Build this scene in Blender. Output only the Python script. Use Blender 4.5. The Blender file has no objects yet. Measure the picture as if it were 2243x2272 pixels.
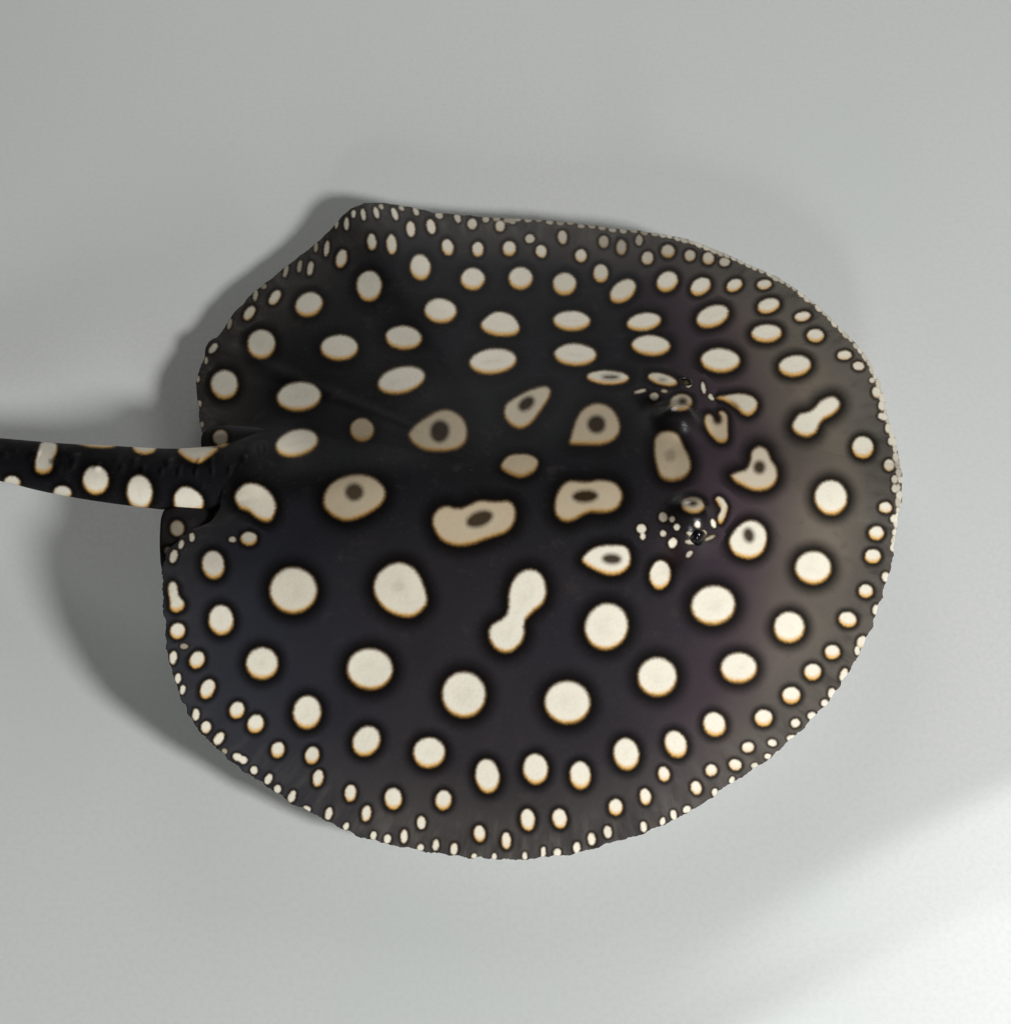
import bpy, math
import numpy as np

scene = bpy.context.scene
COL = scene.collection
R = math.radians

# ------------------------------------------------------------------ camera
PW, PH = 2243.0, 2272.0            # photograph size; outline and spots below are noted in its pixels
TILT = R(32.0)                     # camera leans 32 degrees off the vertical
DIST = 0.45                        # metres from the animal, phone held over the tank
FPX = DIST / 0.0000975             # focal length in photo pixels (disc is about 16 cm long)
TGT = np.array([0.0, 0.0, 0.020])
cs, sn = math.cos(TILT), math.sin(TILT)
CAM = TGT + DIST * np.array([0.0, -sn, cs])
cam_d = bpy.data.cameras.new('camera')
cam = bpy.data.objects.new('camera', cam_d)
COL.objects.link(cam)
cam.location = CAM
cam.rotation_euler = (TILT, 0, 0)
cam_d.sensor_fit = 'HORIZONTAL'
cam_d.sensor_width = 36.0
cam_d.lens = 36.0 * FPX / PW
cam_d.clip_start = 0.01
cam_d.clip_end = 50.0
scene.camera = cam

# ------------------------------------------------------------------ light
world = bpy.data.worlds.new('World')
scene.world = world
world.use_nodes = True
wbg = world.node_tree.nodes['Background']
wbg.inputs['Color'].default_value = (1.0, 1.0, 0.88, 1)
wbg.inputs['Strength'].default_value = 0.078


def aim(o, target):
    from mathutils import Vector
    d = Vector(target) - o.location
    o.rotation_euler = d.to_track_quat('-Z', 'Y').to_euler()


def area_lamp(name, loc, target, size, watts, color):
    l = bpy.data.lights.new(name, 'AREA')
    l.shape = 'DISK'; l.size = size; l.energy = watts; l.color = color
    o = bpy.data.objects.new(name, l); COL.objects.link(o)
    o.location = loc; aim(o, target)
    return o


def spot_lamp(name, loc, target, cone, blend, watts, color, radius=0.004):
    l = bpy.data.lights.new(name, 'SPOT')
    l.spot_size = R(cone); l.spot_blend = blend; l.energy = watts; l.color = color
    l.shadow_soft_size = radius
    o = bpy.data.objects.new(name, l); COL.objects.link(o)
    o.location = loc; aim(o, target)
    return o


area_lamp('key_lamp', (0.57, -0.47, 0.47), (0, 0, 0.02), 0.15, 7.9, (0.985, 1.0, 0.985))
area_lamp('soft_lamp', (0.10, -0.95, 0.29), (0, 0, 0.02), 0.13, 3.6, (0.95, 0.985, 1.0))

area_lamp('back_lamp', (-0.06, 0.85, 0.27), (0, 0, 0.02), 0.40, 2.6, (0.97, 0.99, 1.0))
# unseen narrow spot lamps, added to lay pale streaks of light on the floor
def floor_px(u, v):
    a = (u - PW / 2) / FPX; b = (PH / 2 - v) / FPX
    d = np.array([a, sn + b * cs, -cs + b * sn])
    return CAM + d * (-CAM[2] / d[2])


for u0, v0, cone, watts in ((2290, 1850, 2.7, 24.0), (2150, 2222, 3.7, 28.0)):
    c0 = floor_px(u0, v0)
    az = R(25.0)
    spot_lamp('streak_lamp', (c0[0] + .55 * math.cos(az), c0[1] + .55 * math.sin(az), .10), tuple(c0), cone, 0.55, watts, (0.97, 1.0, 1.0))

scene.view_settings.view_transform = 'Standard'
scene.view_settings.look = 'None'
scene.view_settings.exposure = 0.0
scene.view_settings.gamma = 1.0
scene.view_settings.use_curve_mapping = False


# ------------------------------------------------------------------ pixel <-> place
def to_px(P):
    v = P - CAM
    zc = v[:, 1] * sn - v[:, 2] * cs                 # depth along the view
    yc = v[:, 1] * cs + v[:, 2] * sn
    return PW / 2 + FPX * v[:, 0] / zc, PH / 2 - FPX * yc / zc


def at_height(u, v, z):
    """point where the photo pixel's ray meets height z"""
    u = np.asarray(u, float); v = np.asarray(v, float)
    a = (u - PW / 2) / FPX; b = (PH / 2 - v) / FPX
    D = np.stack([a, sn + b * cs, -cs + b * sn], -1)
    t = (np.asarray(z) - CAM[2]) / D[..., 2]
    return CAM + D * t[..., None]


# ------------------------------------------------------------------ materials
def new_mat(name):
    m = bpy.data.materials.new(name); m.use_nodes = True
    nt = m.node_tree
    return m, nt, nt.nodes['Principled BSDF']


class NT:
    """tiny node helper"""
    def __init__(s, nt): s.nt = nt
    def put(s, sock, val):
        if isinstance(val, bpy.types.NodeSocket): s.nt.links.new(val, sock)
        else: sock.default_value = val
    def attr(s, n):
        a = s.nt.nodes.new('ShaderNodeAttribute'); a.attribute_name = n; return a.outputs['Fac']
    def math(s, op, a, b=0.0, clamp=False):
        n = s.nt.nodes.new('ShaderNodeMath'); n.operation = op; n.use_clamp = clamp
        s.put(n.inputs[0], a); s.put(n.inputs[1], b); return n.outputs[0]
    def step(s, x, a, b, lo=0.0, hi=1.0):
        n = s.nt.nodes.new('ShaderNodeMapRange'); n.interpolation_type = 'SMOOTHSTEP'
        s.put(n.inputs['Value'], x); s.put(n.inputs['From Min'], a); s.put(n.inputs['From Max'], b)
        s.put(n.inputs['To Min'], lo); s.put(n.inputs['To Max'], hi); return n.outputs['Result']
    def mix(s, f, a, b, mode='MIX'):
        n = s.nt.nodes.new('ShaderNodeMix'); n.data_type = 'RGBA'; n.blend_type = mode
        s.put(n.inputs['Factor'], f); s.put(n.inputs['A'], a); s.put(n.inputs['B'], b)
        return [o for o in n.outputs if o.type == 'RGBA'][0] if False else n.outputs[2]
    def noise(s, scale, detail=2.0, rough=0.5, coord=None):
        n = s.nt.nodes.new('ShaderNodeTexNoise')
        n.inputs['Scale'].default_value = scale; n.inputs['Detail'].default_value = detail
        n.inputs['Roughness'].default_value = rough
        if coord is not None: s.nt.links.new(coord, n.inputs['Vector'])
        return n.outputs['Fac']
    def obj(s):
        return s.nt.nodes.new('ShaderNodeTexCoord').outputs['Object']
    def bump(s, h, strength, dist):
        n = s.nt.nodes.new('ShaderNodeBump'); n.inputs['Strength'].default_value = strength
        n.inputs['Distance'].default_value = dist; s.nt.links.new(h, n.inputs['Height']); return n.outputs[0]


def mix_rgba(g, f, a, b, mode='MIX'):
    n = g.nt.nodes.new('ShaderNodeMix'); n.data_type = 'RGBA'; n.blend_type = mode
    ins = [i for i in n.inputs if i.identifier in ('Factor_Float', 'A_Color', 'B_Color')]
    d = {i.identifier: i for i in ins}
    g.put(d['Factor_Float'], f); g.put(d['A_Color'], a); g.put(d['B_Color'], b)
    return [o for o in n.outputs if o.identifier == 'Result_Color'][0]


def floor_material():
    m, nt, bs = new_mat('tank_floor_plastic')
    g = NT(nt); co = g.obj()
    n1 = g.noise(13.0, 2.0, 0.5, co); n2 = g.noise(900.0, 3.0, 0.6, co)
    c = mix_rgba(g, g.step(n1, 0.3, 0.7), (0.600, 0.621, 0.608, 1), (0.640, 0.626, 0.630, 1))
    c = mix_rgba(g, g.step(n2, 0.35, 0.7), c, (0.585, 0.600, 0.590, 1))
    nt.links.new(c, bs.inputs['Base Color'])
    bs.inputs['Roughness'].default_value = 0.55
    bs.inputs['Specular IOR Level'].default_value = 0.12
    return m


def skin_material(name='ray_skin'):
    m, nt, bs = new_mat(name)
    g = NT(nt); co = g.obj()
    fine = g.noise(1500.0, 3.0, 0.65, co)
    mid = g.noise(260.0, 3.0, 0.6, co)
    low = g.noise(38.0, 2.0, 0.5, co)
    wob = g.math('ADD', g.math('MULTIPLY', g.math('SUBTRACT', fine, 0.5), 4.5),
                 g.math('MULTIPLY', g.math('SUBTRACT', mid, 0.5), 4.0))
    d = g.math('ADD', g.attr('spot'), wob)
    lowd = g.math('ADD', g.attr('spot_low'), wob)
    tint = g.attr('tint'); hole = g.attr('hole'); holes = g.attr('hole_dark')
    front = g.attr('front'); rim = g.attr('rim'); belly = g.attr('belly'); pit = g.attr('pit')
    # ground pigment: blue-black on the back, brown-grey on the thinner front and fin margins, partly sheen put into the colour
    base = mix_rgba(g, g.attr('flank'), (0.0085, 0.0085, 0.0095, 1), (0.0300, 0.0262, 0.0300, 1))  # paler, slightly purple near flank: its soft sheen mixed into the pigment
    base = mix_rgba(g, g.step(front, 0.0, 0.42), base, (0.052, 0.036, 0.044, 1))
    base = mix_rgba(g, g.step(front, 0.30, 1.0), base, (0.175, 0.147, 0.114, 1))
    base = mix_rgba(g, rim, base, (0.094, 0.083, 0.072, 1))
    base = mix_rgba(g, g.step(low, 0.35, 0.75, 0.0, 0.35), base, (0.012, 0.011, 0.016, 1))
    base = mix_rgba(g, g.step(mid, 0.55, 0.8, 0.0, 0.35), base, (0.035, 0.031, 0.029, 1), 'ADD') if False else base
    base = mix_rgba(g, g.math('MULTIPLY', g.step(mid, 0.5, 0.75), g.math('MULTIPLY', rim, 0.45)), base, (0.10, 0.088, 0.075, 1))
    base = mix_rgba(g, g.step(fine, 0.62, 0.74, 0.0, 0.30), base, (0.075, 0.068, 0.064, 1))
    base = mix_rgba(g, g.step(mid, 0.56, 0.76, 0.0, 0.28), base, (0.050, 0.040, 0.034, 1))
    cmb = nt.nodes.new('ShaderNodeCombineXYZ')
    nt.links.new(g.math('MULTIPLY', g.attr('ray_u'), 170.0), cmb.inputs[0]); nt.links.new(g.math('MULTIPLY', g.attr('ray_r'), 9.0), cmb.inputs[1])
    rays = g.noise(1.0, 3.0, 0.6, cmb.outputs[0])
    base = mix_rgba(g, g.math('MULTIPLY', g.step(rays, 0.45, 0.72, 0.0, 0.42), g.attr('ray_w')), base, (0.135, 0.122, 0.108, 1))
    base = mix_rgba(g, g.math('MULTIPLY', g.step(rays, 0.30, 0.48, 0.38, 0.0), g.attr('ray_w')), base, (0.018, 0.016, 0.016, 1))
    base = mix_rgba(g, g.attr('cool'), base, (0.022, 0.0245, 0.034, 1))
    base = mix_rgba(g, g.math('MULTIPLY', g.attr('gloss'), 0.75), base, (0.0035, 0.0035, 0.004, 1))
    halo = g.step(d, 1.0, g.math('ADD', 3.0, g.math('MULTIPLY', g.attr('halo'), 1.45)), 1.0, 0.0)
    base = mix_rgba(g, g.math('MULTIPLY', halo, 0.93), base, (0.0035, 0.0028, 0.0026, 1))
    # cream spots with an amber lower edge (tan rim plus the water's colour fringing, painted in), a brown fringe and, on some, a dark eye
    cream = mix_rgba(g, tint, (0.150, 0.118, 0.082, 1), (0.74, 0.682, 0.575, 1))
    cream = mix_rgba(g, g.math('MULTIPLY', g.math('MULTIPLY', tint, g.math('SUBTRACT', 1.0, tint)), g.step(g.attr('halo'), 9.0, 15.0, 0.0, 2.6)), cream, (0.43, 0.315, 0.185, 1))
    cream = mix_rgba(g, g.step(fine, 0.4, 0.75, 0.0, 0.16), cream, (0.50, 0.44, 0.34, 1))
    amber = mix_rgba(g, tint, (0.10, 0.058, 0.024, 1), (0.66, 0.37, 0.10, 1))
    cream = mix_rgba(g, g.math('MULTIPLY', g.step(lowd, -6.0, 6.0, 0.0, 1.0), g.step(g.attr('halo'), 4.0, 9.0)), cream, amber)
    cream = mix_rgba(g, g.math('MULTIPLY', g.step(d, -16.0, -44.0, 0.0, 0.30), g.step(mid, 0.25, 0.65)), cream, (0.47, 0.425, 0.345, 1))
    hd = g.math('ADD', hole, g.math('MULTIPLY', wob, 0.7))
    cream = mix_rgba(g, g.math('MULTIPLY', g.step(hd, -7.0, 9.0, 1.0, 0.0), holes), cream, (0.030, 0.019, 0.009, 1))
    fringe = mix_rgba(g, g.step(d, g.math('MULTIPLY', g.attr('halo'), -0.28), 4.0), cream, (0.16, 0.085, 0.028, 1))
    inner = g.math('SUBTRACT', -1.0, g.math('MULTIPLY', g.attr('halo'), 0.34))
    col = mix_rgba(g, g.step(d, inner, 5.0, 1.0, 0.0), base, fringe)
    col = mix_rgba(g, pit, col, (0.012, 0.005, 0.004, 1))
    col = mix_rgba(g, belly, col, (0.42, 0.40, 0.37, 1))
    nt.links.new(col, bs.inputs['Base Color'])
    nt.links.new(g.step(g.attr('gloss'), 0.0, 1.0, 0.5, 0.24), bs.inputs['Roughness'])
    nt.links.new(g.step(g.attr('gloss'), 0.0, 1.0, 0.5, 0.9), bs.inputs['Specular IOR Level'])
    nt.links.new(g.step(g.attr('gloss'), 0.2, 1.0, 1.10, 1.22), bs.inputs['IOR'])                      # wet skin seen under water hardly shines
    h = g.math('ADD', g.math('MULTIPLY', fine, 0.5), mid)
    nt.links.new(g.bump(h, 0.22, 0.0004), bs.inputs['Normal'])
    return m


# ------------------------------------------------------------------ setting: the tank floor
fm = bpy.data.meshes.new('tank_floor')
fm.from_pydata([(-2, -2, 0), (2, -2, 0), (2, 2, 0), (-2, 2, 0)], [], [(0, 1, 2, 3)])
floor = bpy.data.objects.new('tank_floor', fm); COL.objects.link(floor)
fm.materials.append(floor_material())
floor['kind'] = 'structure'
floor['label'] = 'smooth pale grey tank floor under the spotted stingray'

# ------------------------------------------------------------------ spots noted from the photograph
SPOTS = []      # (kind, data, tint, hole, hole_dark)


def tile(x0, y0, s=600.0 / 1907):
    def e(cx, cy, rx, ry=None, ang=0.0, t=1.0, hole=None, hd=1.0):
        ry = rx if ry is None else ry
        k = .84 if min(rx, ry) * s < 9 else (.92 if min(rx, ry) * s < 14 else 1.0)
        k = k * (.84 if s < .29 and max(rx, ry) < 62 else 1.0)
        rx, ry = rx * k, ry * k
        h = None if hole is None else (x0 + hole[0] * s, y0 + hole[1] * s, hole[2] * s, hole[3] * s, R(hole[4] if len(hole) > 4 else 0))
        SPOTS.append(('e', (x0 + cx * s, y0 + cy * s, rx * s, ry * s, R(ang)), t, h, hd))

    def p(pts, t=1.0, hole=None, hd=1.0):
        a = np.array(pts, float) * s + np.array([x0, y0])
        h = None if hole is None else (x0 + hole[0] * s, y0 + hole[1] * s, hole[2] * s, hole[3] * s, R(hole[4] if len(hole) > 4 else 0))
        SPOTS.append(('p', a, t, h, hd))
    return e, p


# far rear fin
e, p = tile(300, 400)
for q in [(1650, 745, 90, 110), (1225, 875, 100, 84, -30), (890, 1155, 100, 106), (1440, 1180, 135, 93),
          (630, 1440, 97, 105), (1155, 1525, 160, 106, -5), (1600, 1760, 84, 84, 0, .50), (605, 1815, 62, 68, 0, .48),
          (1668, 432, 32, 60, -5), (1808, 450, 36, 72, -5), (1455, 550, 40, 70, 15), (1490, 305, 17, 50), (1540, 235, 14, 28),
          (1608, 240, 17, 45, -10), (1700, 225, 18, 45, -15), (1735, 185, 12, 20, -30, .6), (1830, 235, 20, 50, -20),
          (1420, 310, 11, 32, 10, .7), (1350, 480, 17, 60, 8, .85), (1275, 470, 12, 38, 5, .4), (1235, 620, 22, 55, 10, .75),
          (1160, 605, 15, 46, 8, .4), (1062, 640, 15, 46, 15, .45), (985, 825, 33, 62, 32), (848, 810, 15, 42, 8, .5),
          (805, 935, 33, 58, 35), (665, 1010, 13, 40, 15, .35), (550, 1185, 22, 45, 40, .8), (905, 745, 20, 20, 0, .25),
          (500, 1270, 10, 25, 0, .5), (440, 1400, 14, 24, 0, .6), (455, 1575, 12, 22, 0, .6), (470, 1720, 12, 20, 0, .4)]:
    e(*q)
# far edge, middle
e, p = tile(850, 400)
for q in [(130, 195, 14, 22, -40, .6), (230, 215, 18, 35, -25, .7), (195, 340, 30, 58, -5), (338, 325, 30, 55, -12),
          (395, 245, 25, 30, -40, .6), (525, 265, 22, 35, -20, .7), (628, 305, 32, 38, 0, .8), (725, 270, 24, 24, 0, .55),
          (825, 320, 34, 42, 0, .8), (910, 285, 28, 22, 0, .4), (60, 450, 35, 75, -3), (455, 470, 42, 62, -12),
          (668, 485, 42, 55), (890, 480, 45, 50), (1035, 410, 34, 32, 0, .8), (1115, 500, 38, 48, -15), (1265, 400, 33, 50, -5, .7),
          (1395, 530, 42, 48, 0, .9), (1555, 430, 35, 45, 0, .42), (1680, 470, 36, 55, 0, .45), (1805, 420, 26, 42, 0, .38),
          (1865, 545, 40, 48, 0, .65), (262, 612, 72, 92, -8), (632, 695, 85, 80), (970, 690, 85, 80), (1280, 730, 82, 82, 0, .95),
          (1535, 655, 52, 64, 0, .85), (1690, 780, 104, 70, -38, .95), (405, 920, 115, 88, 5), (1330, 990, 132, 72, 2),
          (1840, 998, 122, 64, -9), (145, 1110, 130, 86, 5), (775, 1275, 170, 93, -6), (1355, 1230, 150, 82, 2), (128, 1409, 172, 98, -14)]:
    e(*q)
e(1585, 1390, 148, 50, 2, .95, (1605, 1387, 52, 14), .75)
p([(690, 1010), (760, 940), (840, 925), (920, 960), (965, 1040), (930, 1090), (820, 1100), (720, 1070)])
p([(850, 1620), (880, 1560), (1000, 1490), (1120, 1450), (1175, 1465), (1180, 1520), (1120, 1620), (1040, 1720), (970, 1755), (900, 1730), (855, 1670)],
  .78, (1010, 1575, 62, 40, -40))
p([(175, 1790), (230, 1720), (330, 1650), (440, 1610), (540, 1650), (595, 1740), (590, 1830), (540, 1890), (440, 1915), (300, 1910), (210, 1860)],
  .62, (400, 1770, 66, 76, 10))
p([(1310, 1850), (1345, 1720), (1400, 1620), (1490, 1570), (1590, 1590), (1660, 1670), (1670, 1770), (1620, 1840), (1530, 1870), (1400, 1870), (1320, 1865)],
  .60, (1505, 1720, 62, 62))
# far front
e, p = tile(1400, 450)
for q in [(115, 390, 40, 45, 0, .7), (260, 340, 45, 45, 0, .62), (415, 370, 38, 40, 0, .62), (545, 390, 42, 45, 0, .7), (660, 415, 38, 30, 0, .6),
          (255, 555, 80, 66, -40), (490, 590, 76, 56, -35), (730, 580, 62, 43, -25), (940, 575, 55, 35, -10, .9),
          (970, 725, 78, 50, -18), (575, 800, 120, 76, -22), (1210, 800, 58, 35, -12), (1300, 935, 58, 45, 0, .95), (955, 920, 108, 65, -3),
          (630, 1110, 140, 88, 3), (1155, 1150, 115, 75, -8), (1505, 1075, 52, 32, -5), (1605, 1150, 42, 30, 10, .9), (140, 1005, 138, 74, 3),
          (1635, 1725, 75, 78), (1820, 1850, 38, 42), (1700, 1250, 18, 20, 0, .8), (1735, 1335, 34, 40, 0, .9), (1770, 1430, 26, 38, 0, .9),
          (1778, 1505, 40, 26, 20, .9), (1812, 1590, 20, 35, 0, .9), (1832, 1680, 20, 30, 0, .9)]:
    e(*q)
p([(1135, 1560), (1180, 1490), (1270, 1460), (1340, 1390), (1420, 1360), (1470, 1395), (1470, 1450), (1420, 1500), (1340, 1550), (1310, 1620), (1250, 1655),
   (1180, 1640), (1140, 1600)])
# eyes and crown
e, p = tile(1200, 780, 500.0 / 1907)
for q in [(840, 335, 60, 16, -12, .5), (960, 380, 44, 38, 0, .42), (1045, 335, 34, 14, 10, .35), (1250, 278, 27, 30, 0, .75),
          (1375, 305, 17, 60, -8, .85), (1440, 385, 17, 34, -35, .85), (1460, 1455, 22, 50, -20), (1325, 1465, 28, 30, 0, .8), (1150, 1487, 32, 34),
          (1115, 1620, 41, 54, 25), (1035, 1540, 30, 34, 0, .75), (850, 1500, 46, 44, 0, .9), (862, 1565, 25, 32, 0, .9), (1035, 1400, 42, 48, 0, .42),
          (1110, 1420, 24, 28, 0, .6), (1265, 1612, 52, 16, 5, .5), (1380, 1535, 26, 22, 0, .35), (1430, 1578, 60, 14, -25, .22),
          (1255, 1715, 42, 21, -45, .55), (1270, 1545, 50, 16, 20, .42)]:
    e(*q)
e(1030, 235, 135, 50, 14, .80, (1030, 238, 24, 10), .6)
e(1185, 430, 94, 70, -5, .50, (1200, 420, 34, 30), .9)
e(1285, 1300, 97, 67, 5, .48, (1285, 1285, 36, 24), .9)
p([(1490, 390), (1560, 370), (1680, 355), (1780, 375), (1830, 430), (1820, 500), (1760, 545), (1710, 530), (1640, 470), (1560, 420)], .9, (1645, 452, 38, 12, 40), .6)
p([(1385, 560), (1410, 530), (1450, 540), (1480, 590), (1510, 600), (1520, 560), (1500, 520), (1530, 500), (1575, 540), (1580, 640), (1580, 740), (1540, 775),
   (1480, 755), (1420, 680), (1390, 620)], .6, (1495, 575, 36, 38), .8)
p([(960, 750), (1000, 690), (1080, 670), (1160, 700), (1210, 800), (1260, 900), (1270, 990), (1220, 1070), (1120, 1100), (1030, 1080), (985, 1000), (960, 870)],
  .24, (1095, 880, 42, 50), .38)
p([(1480, 1250), (1510, 1230), (1560, 1270), (1580, 1320), (1560, 1390), (1530, 1450), (1505, 1450), (1500, 1400), (1525, 1340), (1500, 1290)], .8)
p([(345, 1760), (400, 1690), (500, 1645), (640, 1635), (730, 1660), (760, 1740), (740, 1830), (660, 1885), (560, 1890), (450, 1850), (370, 1800)], 1.0,
  (600, 1755, 78, 42, 3), .9)
# rear, near the tail root
e, p = tile(300, 950)
for q in [(1140, 105, 155, 97, -15, .95), (400, 770, 19, 32), (325, 820, 17, 35, 15), (270, 905, 27, 52, 15), (685, 785, 27, 20, 0, .62), (800, 780, 57, 47, 0, .72),
          (550, 965, 80, 102, -8), (605, 1355, 88, 108, -3), (298, 1432, 50, 55, 20), (345, 1540, 28, 18, 0, .3), (268, 1620, 27, 50, 8), (437, 1635, 50, 62, 25),
          (300, 1765, 21, 38, 10), (335, 1845, 17, 35, 10), (510, 1840, 46, 70, 25), (1115, 1145, 170, 166, 0, .95), (895, 1660, 115, 116), (1655, 1700, 165, 150, 5)]:
    e(*q)
p([(1325, 490), (1370, 400), (1480, 335), (1620, 325), (1730, 380), (1770, 460), (1730, 550), (1620, 620), (1490, 660), (1390, 620), (1335, 560)], .62,
  (1545, 450, 62, 60), .8)
p([(700, 480), (740, 415), (810, 385), (900, 410), (970, 480), (995, 560), (970, 640), (930, 665), (860, 640), (800, 590), (730, 560)], .95)
p([(272, 490), (310, 430), (370, 415), (440, 450), (480, 510), (465, 578), (380, 592), (295, 582)])
p([(235, 1150), (240, 1100), (270, 1085), (295, 1120), (305, 1180), (345, 1230), (335, 1275), (290, 1298), (250, 1275), (245, 1210)])
# near rear edge
e, p = tile(300, 1400)
for q in [(428, 590, 26, 45, 5), (500, 680, 34, 42, 15), (592, 760, 31, 50, 35), (630, 850, 18, 18, 0, .3), (720, 890, 34, 28, 20), (762, 912, 30, 28, 0), (838, 985, 26, 28),
          (940, 1045, 25, 42, 30), (1005, 1115, 25, 32, 10), (1105, 1170, 24, 50, 22), (1210, 1258, 28, 25, 15), (1365, 1290, 25, 50, 12), (1487, 1380, 20, 30, 15),
          (1680, 1445, 20, 32, 10), (1778, 1470, 24, 35, 10), (718, 560, 50, 60, 20), (850, 655, 55, 65, 20), (1212, 575, 100, 120, 5), (1630, 778, 95, 112, 30),
          (1005, 840, 45, 55, 10), (1248, 880, 48, 60, 20), (1290, 1040, 38, 62, 10), (1518, 1145, 40, 62, 5), (1630, 1290, 34, 60, 8), (1820, 1185, 58, 75)]:
    e(*q)
# near edge, middle
e, p = tile(850, 1400)
for q in [(570, 450, 158, 166), (1300, 505, 166, 156, 10), (325, 860, 115, 110), (735, 1025, 85, 122, -8), (1075, 975, 88, 110, -5), (1390, 1020, 75, 98, -5),
          (1715, 870, 90, 116, -8), (425, 1195, 55, 70, 8), (1850, 1170, 40, 60, -12), (1640, 1245, 48, 56, -5), (1020, 1335, 48, 76, -5), (1245, 1325, 48, 68, -8),
          (270, 1355, 30, 48), (680, 1430, 42, 62, -8), (868, 1480, 34, 62, -3), (148, 1450, 26, 55, 3), (30, 1470, 22, 32, 10), (265, 1530, 22, 25), (372, 1510, 24, 45, 5),
          (500, 1540, 26, 48, 3), (642, 1590, 18, 18), (785, 1592, 16, 20), (1000, 1590, 18, 30), (1130, 1560, 18, 42), (1228, 1565, 28, 30), (1365, 1530, 24, 42),
          (1470, 1470, 28, 48, -5), (1585, 1420, 28, 45, -8, .9), (1838, 1385, 25, 42, -5)]:
    e(*q)
# near front
e, p = tile(1400, 950)
for q in [(205, 1035, 75, 102, 5), (580, 1250, 160, 142, -8), (185, 1755, 142, 142), (760, 1692, 130, 110), (1410, 490, 118, 126, -10), (1285, 985, 130, 120),
          (1115, 1405, 110, 112, 10), (1860, 360, 24, 30, 0, .8), (1862, 425, 24, 30, 0, .8), (1795, 560, 48, 38, 10), (1860, 640, 30, 30, 0, .9), (1730, 740, 52, 48),
          (1705, 905, 55, 48), (1655, 1150, 48, 45), (1795, 1050, 28, 38), (1530, 1350, 62, 52, 15), (1728, 1280, 27, 40, 10), (1420, 1580, 52, 50), (1625, 1510, 33, 45, 25),
          (1595, 1570, 18, 35), (1280, 1720, 58, 56), (1500, 1740, 27, 52, 20), (1415, 1870, 27, 40, 10)]:
    e(*q)
p([(690, 800), (730, 720), (800, 660), (870, 650), (940, 700), (960, 780), (940, 860), (890, 910), (820, 925), (730, 890)], 1.0, (830, 755, 37, 50, -15), .9)
p([(700, 330), (750, 305), (810, 285), (840, 220), (850, 160), (900, 125), (960, 150), (990, 220), (1030, 290), (1030, 370), (970, 430), (880, 445), (780, 410), (720, 370)],
  .80, (905, 275, 40, 44), .9)
e, p = tile(1400, 1400)
for q in [(1130, 455, 62, 60), (935, 615, 62, 58), (588, 660, 78, 88, -20), (315, 800, 75, 98, -20), (825, 822, 42, 36), (1160, 650, 32, 30), (995, 790, 35, 25, 15),
          (1275, 600, 32, 28), (1365, 510, 28, 28), (1130, 755, 32, 18, -10), (965, 885, 25, 20), (870, 950, 22, 15, -20, .8), (735, 945, 45, 38, 25), (565, 985, 42, 42),
          (232, 1010, 42, 56, -12), (460, 1110, 38, 50, -18), (100, 1175, 38, 56, -8), (710, 1055, 18, 25, 20), (590, 1140, 18, 28, 10), (395, 1260, 32, 28, -30),
          (300, 1300, 22, 38, -10), (222, 1345, 20, 30, 10), (88, 1385, 22, 42, -8)]:
    e(*q)
# middle of the back
e, p = tile(850, 950)
p([(830, 270), (880, 200), (960, 180), (1050, 195), (1095, 240), (1060, 310), (970, 350), (880, 320)], .33)
p([(345, 640), (380, 570), (450, 545), (530, 565), (600, 540), (680, 505), (800, 515), (890, 510), (935, 570), (930, 660), (870, 740), (750, 780), (640, 820), (530, 835),
   (420, 800), (360, 720)], .58, (680, 640, 95, 52, -20), .9)
p([(1205, 540), (1240, 430), (1310, 370), (1430, 375), (1540, 360), (1640, 385), (1690, 470), (1660, 560), (1580, 600), (1450, 600), (1350, 650), (1280, 665), (1220, 620)], .56,
  (1425, 480, 88, 42, -3))
p([(880, 1180), (910, 1080), (970, 1010), (1050, 990), (1120, 1030), (1155, 1130), (1130, 1240), (1050, 1310), (1000, 1370), (1000, 1460), (960, 1540), (880, 1590),
   (790, 1560), (740, 1470), (760, 1390), (840, 1340), (880, 1280)])
e(1575, 1400, 155, 170, 20)
e, p = tile(0, 0, 2243.0 / 1907)
p([(704, 1115), (714, 1080), (750, 1060), (785, 1075), (806, 1125), (800, 1150), (770, 1166), (725, 1150)], .95, (752, 1108, 10, 9), .12)
# tail
e, p = tile(0, 850)
for q in [(675, 685, 92, 102), (985, 772, 92, 124, -5), (85, 705, 55, 50), (440, 775, 62, 48, 5), (680, 424, 150, 34, 4), (1020, 452, 84, 50, 2),
          (-220, 470, 70, 90), (-500, 560, 80, 90), (-420, 350, 60, 60)]:
    e(*q)
p([(270, 480), (290, 420), (340, 410), (400, 430), (400, 490), (370, 550), (365, 610), (310, 640), (255, 620), (250, 560)])
p([(1255, 470), (1290, 440), (1420, 445), (1540, 455), (1490, 510), (1400, 565), (1320, 540), (1270, 500)], .95)

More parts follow.
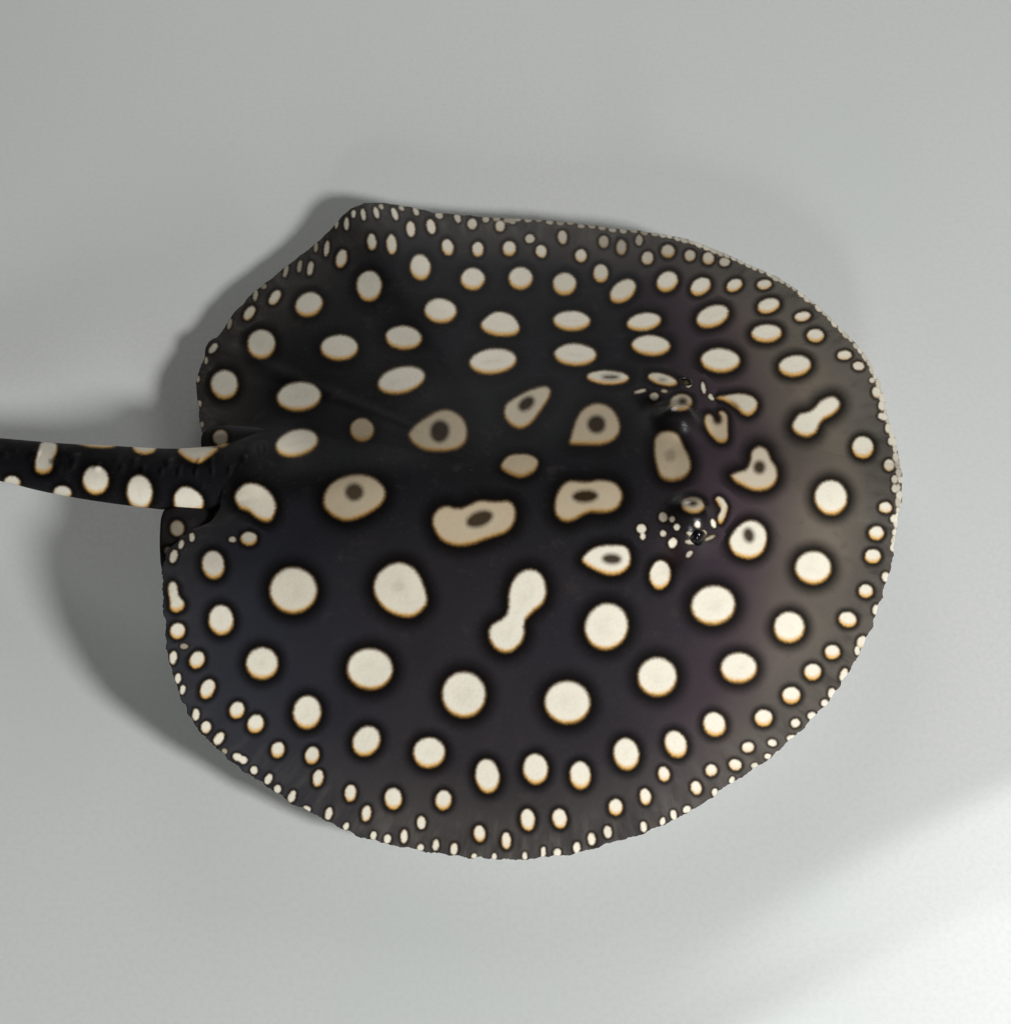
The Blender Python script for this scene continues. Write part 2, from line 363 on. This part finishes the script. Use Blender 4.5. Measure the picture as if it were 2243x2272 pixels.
# ------------------------------------------------------------------ disc outline, photo pixels and height of the fin edge
OUT = [(450, 968), (444, 935), (438, 897), (435, 856), (441, 825), (454, 793), (460, 762), (489, 740), (514, 702), (552, 658), (593, 623), (637, 589), (693, 545),
       (734, 507), (766, 472), (795, 456), (832, 449), (880, 453), (976, 472), (1070, 480), (1165, 486), (1243, 491), (1353, 505), (1420, 512), (1479, 521), (1557, 541),
       (1627, 570), (1715, 610), (1778, 648), (1840, 702), (1888, 749), (1929, 802), (1954, 859), (1966, 906), (1979, 953), (1990, 1010), (1995, 1040), (1996, 1082),
       (1992, 1139), (1985, 1202), (1973, 1265), (1960, 1312), (1945, 1362), (1921, 1416), (1896, 1469), (1868, 1516), (1848, 1545), (1818, 1579), (1771, 1627),
       (1715, 1677), (1667, 1708), (1605, 1750), (1535, 1798), (1463, 1834), (1390, 1861), (1322, 1881), (1259, 1897), (1196, 1906), (1133, 1908), (1070, 1905),
       (1007, 1900), (944, 1889), (850, 1872), (803, 1856), (725, 1823), (646, 1781), (608, 1756), (552, 1718), (505, 1683), (464, 1645), (432, 1603), (408, 1560), (390, 1516),
       (377, 1475), (369, 1422), (364, 1375), (361, 1328), (360, 1285), (362, 1252), (374, 1222), (397, 1198), (430, 1180), (480, 1165), (505, 1110), (508, 1050), (490, 1016), (468, 1003)]
CPX = (1180.0, 1060.0)
ZKEY = [(-60, .008), (-30, .011), (0, .014), (40, .012), (70, .009), (95, .0065), (118, .0085), (135, .0052), (160, .0060), (180, .014), (196, .026), (212, .0190), (226, .0120),
        (250, .008), (270, .008), (300, .008), (330, .011), (360, .014), (400, .012)]


def closed_curve(pts, n):
    """closed Catmull-Rom through pts, resampled to n points"""
    P = np.asarray(pts, float); N = len(P)
    t = np.linspace(0, N, n * 4, endpoint=False); i = t.astype(int); f = (t - i)[:, None]
    p0, p1, p2, p3 = P[(i - 1) % N], P[i % N], P[(i + 1) % N], P[(i + 2) % N]
    C = 0.5 * ((2 * p1) + (-p0 + p2) * f + (2 * p0 - 5 * p1 + 4 * p2 - p3) * f ** 2 + (-p0 + 3 * p1 - 3 * p2 + p3) * f ** 3)
    d = np.r_[0, np.cumsum(np.linalg.norm(np.diff(np.vstack([C, C[:1]]), axis=0), axis=1))]
    s = np.linspace(0, d[-1], n, endpoint=False); CC = np.vstack([C, C[:1]])
    return np.stack([np.interp(s, d, CC[:, 0]), np.interp(s, d, CC[:, 1])], -1)


rng = np.random.default_rng(7)
NT_, NR_ = 1500, 300
mpx = closed_curve(OUT, NT_)
# ragged, finely frilled fin edge
dirc = mpx - np.array(CPX); dirc /= np.linalg.norm(dirc, axis=1)[:, None]
k = np.arange(NT_)
rag = rng.normal(0, 1, NT_); rag = np.convolve(np.r_[rag, rag, rag], np.ones(5) / 5, 'same')[NT_:2 * NT_]
rag2 = rng.normal(0, 1, NT_); rag2 = np.convolve(np.r_[rag2, rag2, rag2], np.hanning(31) / 15, 'same')[NT_:2 * NT_]
rag_px = rag * 3.4 + rag2 * 2.0
mang = np.degrees(np.arctan2(CPX[1] - mpx[:, 1], mpx[:, 0] - CPX[0])) % 360
zk = np.array(ZKEY)
aa = np.linspace(-60, 400, 2000); zz = np.interp(aa, zk[:, 0], zk[:, 1])
zz = np.convolve(np.pad(zz, 60, 'edge'), np.hanning(81) / np.hanning(81).sum(), 'same')[60:-60]
mz = np.interp(mang, aa, zz)
M = at_height(mpx[:, 0], mpx[:, 1], mz)             # fin edge in the place
RAG = rag_px * 0.0000975
# the same edge without the notch behind, for the smooth swell of the back
NOTCH = {(450, 968), (397, 1198), (430, 1180), (480, 1165), (505, 1110), (508, 1050), (490, 1016), (468, 1003)}
OUT_S = [q for q in OUT if q not in NOTCH] + [(370, 1180), (383, 1110), (402, 1040), (424, 985)]
spx = closed_curve(OUT_S, 1200)
sang = np.degrees(np.arctan2(CPX[1] - spx[:, 1], spx[:, 0] - CPX[0])) % 360
SZ = np.interp(sang, aa, zz)
SM = at_height(spx[:, 0], spx[:, 1], SZ)
Cc = at_height(*CPX, 0.040)                          # middle of the back
eye_px = {'near': (1541, 1126), 'far': (1512, 886)}
eye_xy = {kk: at_height(v[0], v[1], 0.0365)[:2] for kk, v in eye_px.items()}
spir_xy = {'near': at_height(1494, 1228, 0.030)[:2], 'far': at_height(1462, 866, 0.031)[:2]}
tail_root = at_height(540, 1062, 0.030)
axis_y0 = at_height(1250, 1030, 0.042)[1]


# ---- tail tube, root buried in the back
tp = [(-1500, 950, .003, .0012), (-900, 965, .006, .0030), (-400, 990, .009, .0044), (-150, 1005, .0110, .0049), (0, 1019, .0130, .00515), (110, 1036, .0150, .0060),
      (200, 1047, .0175, .0066), (300, 1057, .0190, .0070), (380, 1063, .0202, .0073), (450, 1064, .0212, .0078), (520, 1062, .0220, .0083), (620, 1056, .0230, .0086),
      (720, 1050, .0240, .0086), (840, 1044, .0250, .0080)]
tp = np.array(tp)
tc = at_height(tp[:, 0], tp[:, 1], tp[:, 2])
NS, NC = 420, 72
si = np.linspace(0, len(tp) - 1, NS)


def spl(y):
    i = np.clip(si.astype(int), 0, len(y) - 2); f = si - i
    yp = np.r_[2 * y[0] - y[1], y, 2 * y[-1] - y[-2]]
    a, b, c, d = yp[i], yp[i + 1], yp[i + 2], yp[i + 3]
    return 0.5 * (2 * b + (c - a) * f + (2 * a - 5 * b + 4 * c - d) * f ** 2 + (3 * b - a - 3 * c + d) * f ** 3)


tx, ty, tz, tr = spl(tc[:, 0]), spl(tc[:, 1]), spl(tc[:, 2]), spl(tp[:, 3])
ph = np.linspace(0, 2 * math.pi, NC, endpoint=False)
dx, dy = np.gradient(tx), np.gradient(ty); ln = np.hypot(dx, dy); nx, ny = -dy / ln, dx / ln
SI, PH_ = np.meshgrid(np.arange(NS), np.arange(NC), indexing='ij'); SI = SI.ravel(); PHv = ph[PH_.ravel()]
sink = np.clip((tx - (580 - PW / 2) * .0000975) / .010, 0, 1); tzs = tz - .0065 * sink * sink * (3 - 2 * sink)
trs = tr * (1 - .45 * sink)
T3 = np.stack([tx[SI] + nx[SI] * np.cos(PHv) * trs[SI], ty[SI] + ny[SI] * np.cos(PHv) * trs[SI], tzs[SI] + np.sin(PHv) * trs[SI] * .72], -1)


hump = .0090


_a = np.arctan2(SM[:, 1] - Cc[1], SM[:, 0] - Cc[0]); _o = np.argsort(_a)
_pa = np.r_[_a[_o] - 2 * math.pi, _a[_o], _a[_o] + 2 * math.pi]
_pl = np.tile(np.hypot(SM[:, 0] - Cc[0], SM[:, 1] - Cc[1])[_o], 3); _pz = np.tile(SZ[_o], 3)


def dorsal(r0, th):
    """r0 0..1, th index along margin -> xyz, upper skin"""
    r = r0
    x = Cc[0] + r * (M[th, 0] - Cc[0]); y = Cc[1] + r * (M[th, 1] - Cc[1])
    L = np.hypot(M[th, 0] - Cc[0], M[th, 1] - Cc[1]); g = RAG[th] / L * r ** 30
    x = x + (M[th, 0] - Cc[0]) * g; y = y + (M[th, 1] - Cc[1]) * g
    an = np.arctan2(y - Cc[1], x - Cc[0])
    r = np.minimum(np.hypot(x - Cc[0], y - Cc[1]) / np.interp(an, _pa, _pl), 1.0); zm = np.interp(an, _pa, _pz)
    z = .0165 + (zm - .0165) * r ** 2.2 + .0085 * (1 - r ** 2)
    ym = np.interp(x, [tail_root[0], 0.02], [tail_root[1], axis_y0])
    fade = np.clip((1 - r) / .22, 0, 1); fade = fade * fade * (3 - 2 * fade)
    z = z + fade * (hump * np.exp(-((x - .012) / .050) ** 4 * .7 - ((y - ym) / .029) ** 2)
                    + .004 * np.exp(-((x + .045) / .03) ** 2 - ((y - ym) / .010) ** 2))
    # the tail root swells out of the back
    o = np.argsort(tx); tyy = np.interp(x, tx[o], ty[o]); tzz = np.interp(x, tx[o], tz[o]); trr = np.interp(x, tx[o], tr[o])
    dyy = np.abs(y - tyy)
    h = tzz + .72 * np.sqrt(np.maximum(trr ** 2 - dyy ** 2, 0)) - 1.1 * np.maximum(dyy - trr, 0) + .0002
    hp = tzz + .72 * trr * (1 - (dyy / (1.35 * trr)) ** 2); bl = np.clip((r - .70) / .16, 0, 1); bl = bl * bl * (3 - 2 * bl)
    h = hp + (h - hp) * bl * .6
    wt = np.clip((r - .74) / .14, 0, 1); h = h - .0020 * wt * wt * (3 - 2 * wt)
    f = np.clip((x - (tx.max() - .030)) / .028, 0, 1); h = h - .014 * f * f * (3 - 2 * f)
    h = np.maximum(h, z - .02); kx = .0060
    z = .5 * (z + h + np.sqrt((z - h) ** 2 + kx ** 2)) - .5 * (math.sqrt(.02 ** 2 + kx ** 2) - .02)
    for kk in ('near', 'far'):
        q = ((x - eye_xy[kk][0]) ** 2 + (y - eye_xy[kk][1]) ** 2) / .0049 ** 2
        z = z + .0046 * np.exp(-q ** 1.35)
        q = ((x - spir_xy[kk][0]) ** 2 + (y - spir_xy[kk][1]) ** 2) / .0030 ** 2
        z = z - .0012 * np.exp(-q)
    return np.stack([x, y, z], -1)


rr = np.linspace(0, 1, NR_ + 1)[1:] ** 0.85
TH, RR = np.meshgrid(np.arange(NT_), rr)             # rows: radius
D3 = dorsal(RR.ravel(), TH.ravel())
top = dorsal(np.array([1e-6]), np.array([0]))
EZ = D3[-NT_:, 2]                                   # height of the true edge
NB = 60
rb = np.linspace(1, 0, NB + 1)[1:-1]
THb, RRb = np.meshgrid(np.arange(NT_), rb)
thb, rbv = THb.ravel(), RRb.ravel()
V3 = np.stack([Cc[0] + rbv * (M[thb, 0] - Cc[0]), Cc[1] + rbv * (M[thb, 1] - Cc[1]),
               .0008 + (EZ[thb] - .0008) * np.clip(rbv, 0, 1) ** 5 - .0004 * (rbv > .9)], -1)
bot = np.array([[Cc[0], Cc[1], .0008]])

bump_r = np.clip(np.sin(SI * .42) * .5 + np.sin(SI * .171 + 1.3) * .5, 0, 1) ** 2 * np.exp(-((PHv - 1.50) / .16) ** 2)
bump_r += .8 * np.clip(np.sin(SI * .37 + 2.0), 0, 1) ** 3 * np.exp(-((PHv - 1.78) / .10) ** 2)
T3[:, 2] += .0007 * bump_r * (tr[SI] > .004)
verts = np.vstack([top, D3, V3, bot, T3])
oD = 1; oV = oD + len(D3); oB = oV + len(V3); oT = oB + 1
faces = []
kk = np.arange(NT_); k1 = (kk + 1) % NT_


def ring_quads(a, b):
    return np.stack([a + kk, a + k1, b + k1, b + kk], -1)


quads = [ring_quads(oD + j * NT_, oD + (j + 1) * NT_) for j in range(NR_ - 1)]
quads.append(ring_quads(oD + (NR_ - 1) * NT_, oV))
quads += [ring_quads(oV + j * NT_, oV + (j + 1) * NT_) for j in range(NB - 2)]
cc = np.arange(NC); c1 = (cc + 1) % NC
tq = [np.stack([oT + s * NC + cc, oT + s * NC + c1, oT + (s + 1) * NC + c1, oT + (s + 1) * NC + cc], -1) for s in range(NS - 1)]
quads = np.vstack(quads + tq)
tris = np.vstack([np.stack([np.zeros(NT_, int), oD + k1, oD + kk], -1),
                  np.stack([np.full(NT_, oB), oV + (NB - 2) * NT_ + kk, oV + (NB - 2) * NT_ + k1], -1)])
# orientation: dorsal faces must look up
p0, p1, p2 = verts[quads[0, 0]], verts[quads[0, 1]], verts[quads[0, 2]]
if np.cross(p1 - p0, p2 - p0)[2] < 0:
    quads[:NT_ * (NR_ + NB - 2)] = quads[:NT_ * (NR_ + NB - 2), ::-1]
    # triangles follow the same sense
q0 = verts[tris[0]]
if np.cross(q0[1] - q0[0], q0[2] - q0[0])[2] < 0:
    tris = tris[:, ::-1]


def build_mesh(name, verts, quads, tris):
    me = bpy.data.meshes.new(name)
    nq, nt = len(quads), len(tris)
    me.vertices.add(len(verts)); me.vertices.foreach_set('co', verts.astype(np.float32).ravel())
    loops = np.concatenate([np.asarray(quads).ravel(), np.asarray(tris).ravel()]).astype(np.int32)
    me.loops.add(len(loops)); me.loops.foreach_set('vertex_index', loops)
    st = np.concatenate([np.arange(nq) * 4, nq * 4 + np.arange(nt) * 3]).astype(np.int32)
    me.polygons.add(nq + nt); me.polygons.foreach_set('loop_start', st)
    me.polygons.foreach_set('use_smooth', np.ones(nq + nt, bool))
    me.update(calc_edges=True)
    return me


# ------------------------------------------------------------------ pigment: distance of every skin point to the nearest spot
def sd_ellipse(u, v, cx, cy, rx, ry, a):
    c, s = math.cos(a), math.sin(a)
    x = (u - cx) * c + (v - cy) * s; y = -(u - cx) * s + (v - cy) * c
    k0 = np.hypot(x / rx, y / ry); k1 = np.hypot(x / rx ** 2, y / ry ** 2) + 1e-9
    return np.where(k0 < 1e-4, -min(rx, ry), k0 * (k0 - 1) / k1)


def sd_poly(u, v, P):
    d = np.full(u.shape, 1e9); sgn = np.zeros(u.shape, bool)
    Q = np.roll(P, -1, axis=0)
    for (ax, ay), (bx, by) in zip(P, Q):
        ex, ey = bx - ax, by - ay; wx, wy = u - ax, v - ay
        t = np.clip((wx * ex + wy * ey) / (ex * ex + ey * ey + 1e-12), 0, 1)
        d = np.minimum(d, (wx - t * ex) ** 2 + (wy - t * ey) ** 2)
        c = (ay > v) != (by > v)
        if ey != 0: sgn ^= c & (u < ex * (v - ay) / ey + ax)
    d = np.sqrt(d)
    return np.where(sgn, -d, d)


# fine cream frill along the far front edge of the fin
fr = np.where((mang < 62) | (mang > 348))[0]
for j in range(0, len(fr), 5):
    i = fr[j]; a = math.atan2(dirc[i, 1], dirc[i, 0])
    w = rng.uniform(.7, 1.2)
    SPOTS.append(('e', (mpx[i, 0] - dirc[i, 0] * 2 + rng.normal(0, 1), mpx[i, 1] - dirc[i, 1] * 2 + rng.normal(0, 1), 5.0 * w, 8.0 * w, a), rng.uniform(.6, .95), None, -1))
fr = np.where((mang > 62) & (mang < 100))[0]
for j in range(0, len(fr), 7):
    i = fr[j]; a = math.atan2(dirc[i, 1], dirc[i, 0])
    SPOTS.append(('e', (mpx[i, 0] - dirc[i, 0] * 2, mpx[i, 1] - dirc[i, 1] * 2 + rng.normal(0, 2), 4.5, 7, a), rng.uniform(.25, .5), None, -1))

SPOLY = [closed_curve(s[1], 36) if s[0] == 'p' else None for s in SPOTS]


def pigment(P, shift=0.0):
    u, v = to_px(P)
    n = len(u)
    best = np.full(n, 80.0); tint = np.zeros(n); hole = np.full(n, 80.0); hdk = np.zeros(n); hal = np.full(n, 20.0)
    order = np.argsort(u); us = u[order]
    for s, poly in zip(SPOTS, SPOLY):
        if s[0] == 'e':
            cx, cy, rx, ry, a = s[1]; rad = max(rx, ry) + 55
            lo, hi, vl, vh = cx - rad, cx + rad, cy - rad, cy + rad
        else:
            lo, vl = poly.min(0) - 55; hi, vh = poly.max(0) + 55
        i0, i1 = np.searchsorted(us, [lo, hi])
        idx = order[i0:i1]
        if len(idx) == 0: continue
        idx = idx[(v[idx] > vl) & (v[idx] < vh)]
        if len(idx) == 0: continue
        sh = shift if s[0] == 'p' else min(shift, .42 * min(s[1][2], s[1][3]) if min(s[1][2], s[1][3]) > 9 else 0)
        d = sd_ellipse(u[idx], v[idx] + sh, *s[1]) if s[0] == 'e' else sd_poly(u[idx], v[idx] + sh, poly)
        b = d < best[idx]
        ii = idx[b]
        best[ii] = d[b]; tint[ii] = s[2]
        sz = math.sqrt(s[1][2] * s[1][3]) if s[0] == 'e' else .42 * float(np.sqrt(np.prod(poly.max(0) - poly.min(0))))
        hal[ii] = np.clip(sz * .58, 2.6, 27) if s[4] >= 0 else 1.2
        if shift == 0.0:
            if s[3] is not None:
                hole[ii] = sd_ellipse(u[ii], v[ii], *s[3]); hdk[ii] = 1 - (1 - s[4]) * .35 if s[4] > .7 else s[4]
            else:
                hole[ii] = 80.0; hdk[ii] = 0.0
    return best, tint, hole, hdk, hal


def put_attr(me, name, arr):
    a = me.attributes.new(name, 'FLOAT', 'POINT'); a.data.foreach_set('value', np.asarray(arr, np.float32))


def sstep(x, a, b):
    t = np.clip((x - a) / (b - a), 0, 1); return t * t * (3 - 2 * t)


body_me = build_mesh('body', verts, quads, tris)
best, tint, hole, hdk, hal = pigment(verts)
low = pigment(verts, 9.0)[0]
vent = np.zeros(len(verts)); vent[oV:oB + 1] = 1.0
best[oV:oT] = 80; low[oV:oT] = 80
r_all = np.zeros(len(verts)); r_all[oD:oV] = RR.ravel()
ang_all = np.zeros(len(verts)); ang_all[oD:oV] = mang[TH.ravel()]
rimv = sstep(r_all, .74, .97)
near_side = sstep(np.sin(np.radians(ang_all)), .2, -.5)
# thinner, browner skin towards the snout, some of its sheen painted in
xs = verts[:, 0]
frontv = sstep(xs, .016, .088) * .85 + .15 * sstep(r_all, .5, .95) * sstep(xs, -.04, .05)
flank = sstep(verts[:, 1], .012, -.045) * .8 + .2 * sstep(r_all, .4, .9)
frontv[oT:] = 0; rimv[oT:] = 0
frontv = np.clip(frontv, 0, 1)
ray_u = np.zeros(len(verts)); tt = TH.ravel() / NT_; ray_u[oD:oV] = np.where(tt < .5, tt, 1 - tt)
ray_w = sstep(r_all, .86, .98)
o_ = np.argsort(tx)
near_tail = sstep(np.abs(verts[:, 1] - np.interp(xs, tx[o_], ty[o_])), .0070, .0125); near_tail = np.where(xs < -.02, near_tail, 1.0)
ray_w = ray_w * near_tail; rimv = rimv * near_tail; flank = flank * near_tail
rimv = rimv * (0.42 + .48 * sstep(xs, -.05, .06)) * (1 - .25 * near_side)
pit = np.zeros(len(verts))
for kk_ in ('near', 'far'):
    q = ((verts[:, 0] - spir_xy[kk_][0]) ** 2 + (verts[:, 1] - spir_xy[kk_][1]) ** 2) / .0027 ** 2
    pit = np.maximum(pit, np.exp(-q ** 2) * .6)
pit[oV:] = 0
gloss = np.zeros(len(verts))
cool = sstep(xs, -.015, -.06) * near_side * sstep(r_all, .3, .7) * .7; cool[oV:] = 0; cool = cool * near_tail
for kk_ in ('near', 'far'):
    q = ((verts[:, 0] - eye_xy[kk_][0]) ** 2 + (verts[:, 1] - eye_xy[kk_][1]) ** 2) / .0058 ** 2
    gloss = np.maximum(gloss, np.exp(-q ** 2))
gloss[oV:] = 0
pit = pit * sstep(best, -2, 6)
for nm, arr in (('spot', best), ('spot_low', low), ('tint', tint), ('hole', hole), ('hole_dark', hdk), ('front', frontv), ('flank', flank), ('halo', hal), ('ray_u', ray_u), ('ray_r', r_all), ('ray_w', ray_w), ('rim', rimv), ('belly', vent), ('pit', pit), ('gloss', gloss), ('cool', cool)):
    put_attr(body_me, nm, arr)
skin = skin_material()
body_me.materials.append(skin)

ray = bpy.data.objects.new('stingray', None)
COL.objects.link(ray)
ray.location = (float(Cc[0]), float(Cc[1]), 0.0)
ray.empty_display_size = 0.02
ray['label'] = 'black freshwater stingray covered in cream spots, tail out straight behind it'
ray['category'] = 'stingray'


def part(name, me, parent):
    o = bpy.data.objects.new(name, me); COL.objects.link(o); o.parent = parent
    o.matrix_parent_inverse.identity()
    o.location = [-c for c in ray.location] if parent is ray else (0, 0, 0)
    return o


body = part('body', body_me, ray)


# ------------------------------------------------------------------ pelvic fins, thin lobes beside the tail root
def pelvic(outline, z0, z1):
    n = 160; px = closed_curve(outline, n)
    c = px.mean(0)
    nr = 24
    rows_t, rows_b = [], []
    for j in range(1, nr + 1):
        f = j / nr
        q = c + (px - c) * f
        z = np.interp(q[:, 0], [min(px[:, 0]), max(px[:, 0])], [z1, z0])
        th = .0010 * math.sqrt(max(0, 1 - f ** 2)) + .0001
        base = at_height(q[:, 0], q[:, 1], z)
        rows_t.append(base + [0, 0, th]); rows_b.append(base - [0, 0, th])
    zc = np.interp(c[0], [min(px[:, 0]), max(px[:, 0])], [z1, z0]); cb = at_height(c[0], c[1], zc)
    V = np.vstack([[cb + [0, 0, .0011]]] + rows_t + rows_b[::-1] + [[cb - [0, 0, .0011]]])
    i = np.arange(n); j1 = (i + 1) % n
    Q = np.vstack([np.stack([1 + r * n + i, 1 + r * n + j1, 1 + (r + 1) * n + j1, 1 + (r + 1) * n + i], -1) for r in range(2 * nr - 1)])
    last = len(V) - 1
    Tt = np.vstack([np.stack([np.zeros(n, int), 1 + i, 1 + j1], -1), np.stack([np.full(n, last), 1 + (2 * nr - 1) * n + j1, 1 + (2 * nr - 1) * n + i], -1)])
    me = build_mesh('pelvic_fin', V, Q[:, ::-1], Tt)
    u, v = to_px(V)
    dull = [(393, 1172, 15, 17, 0, .26), (464, 1172, 12, 9, 0, .16), (489, 1143, 11, 8, 0, .14), (372, 1222, 7, 8, 0, .3), (489, 971, 16, 17, 0, .4)]
    b = np.full(len(V), 80.0); t = np.zeros(len(V))
    for x, y, rx, ry, a, tt in dull:
        d = sd_ellipse(u, v, x, y, rx, ry, a); m = d < b; b[m] = d[m]; t[m] = tt
    for nm, arr in (('spot', b), ('spot_low', b), ('tint', t), ('hole', b * 0 + 80), ('hole_dark', b * 0), ('front', b * 0 + .05), ('flank', b * 0), ('halo', b * 0 + 8), ('ray_u', u * .0006), ('ray_r', v * .001), ('ray_w', b * 0), ('rim', b * 0 + .12), ('belly', b * 0), ('pit', b * 0)):
        put_attr(me, nm, arr)
    me.materials.append(skin)
    return me


part('pelvic_fin', pelvic([(600, 1120), (500, 1118), (420, 1122), (372, 1128), (359, 1145), (355, 1180), (355, 1225), (360, 1262), (385, 1275), (430, 1262), (520, 1220), (600, 1180)], .0225, .0205), ray)
part('pelvic_fin', pelvic([(600, 1030), (520, 1035), (470, 1030), (452, 1010), (446, 985), (450, 962), (470, 948), (520, 945), (600, 960)], .019, .0185), ray)


# ------------------------------------------------------------------ eyes on the outer flank of the two head knobs
def eye_material(name, c1, c2):
    m, nt, bs = new_mat(name)
    g = NT(nt); co = g.obj()
    n = g.noise(900.0, 3.0, 0.6, co)
    nt.links.new(mix_rgba(g, g.step(n, 0.4, 0.65), c1, c2), bs.inputs['Base Color'])
    bs.inputs['Roughness'].default_value = 0.18
    bs.inputs['Specular IOR Level'].default_value = 0.2
    return m


iris_m = eye_material('eye_iris', (0.008, 0.006, 0.005, 1), (0.055, 0.044, 0.030, 1))
pup_m = eye_material('eye_pupil', (0.002, 0.002, 0.003, 1), (0.004, 0.004, 0.005, 1))


def ball(name, rad, squash, mat, nu=40, nv=24, cap=1.0):
    vs = [(0, 0, rad * squash)]; q = []; t = []
    for j in range(1, nv + 1):
        a = math.pi * cap * j / (nv + (0 if cap < 1 else 1))
        for i in range(nu):
            b = 2 * math.pi * i / nu
            vs.append((rad * math.sin(a) * math.cos(b), rad * math.sin(a) * math.sin(b), rad * squash * math.cos(a)))
    for i in range(nu): t.append((0, 1 + i, 1 + (i + 1) % nu))
    for j in range(nv - 1):
        for i in range(nu):
            q.append((1 + j * nu + i, 1 + (j + 1) * nu + i, 1 + (j + 1) * nu + (i + 1) % nu, 1 + j * nu + (i + 1) % nu))
    if cap >= 1:
        vs.append((0, 0, -rad * squash)); l = len(vs) - 1
        for i in range(nu): t.append((l, 1 + (nv - 1) * nu + (i + 1) % nu, 1 + (nv - 1) * nu + i))
    me = build_mesh(name, np.array(vs), np.array(q), np.array(t))
    me.materials.append(mat)
    return me


from mathutils import Vector
for side, sgn in (('near', -1), ('far', 1)):
    ex, ey = eye_xy[side]
    o = part('eye', ball('eye', .0021, 1.0, iris_m), ray)
    du, dv = to_px(D3); tgt_px = (1546, 1190) if sgn < 0 else (1520, 842)
    P = D3[np.argmin((du - tgt_px[0]) ** 2 + (dv - tgt_px[1]) ** 2)]
    loc = Vector((float(P[0]), float(P[1]) - sgn * .0009, float(P[2]) - .0012))      # mostly sunk in the knob
    o.location = loc - ray.location
    o.rotation_euler = Vector((.15, sgn * 1.0, .55)).to_track_quat('Z', 'X').to_euler()
    pme = ball('pupil', .00214, 1.0, pup_m, 32, 8, .27)
    pu_o = part('pupil', pme, o)
    pu_o.scale = (1.25, .8, 1)
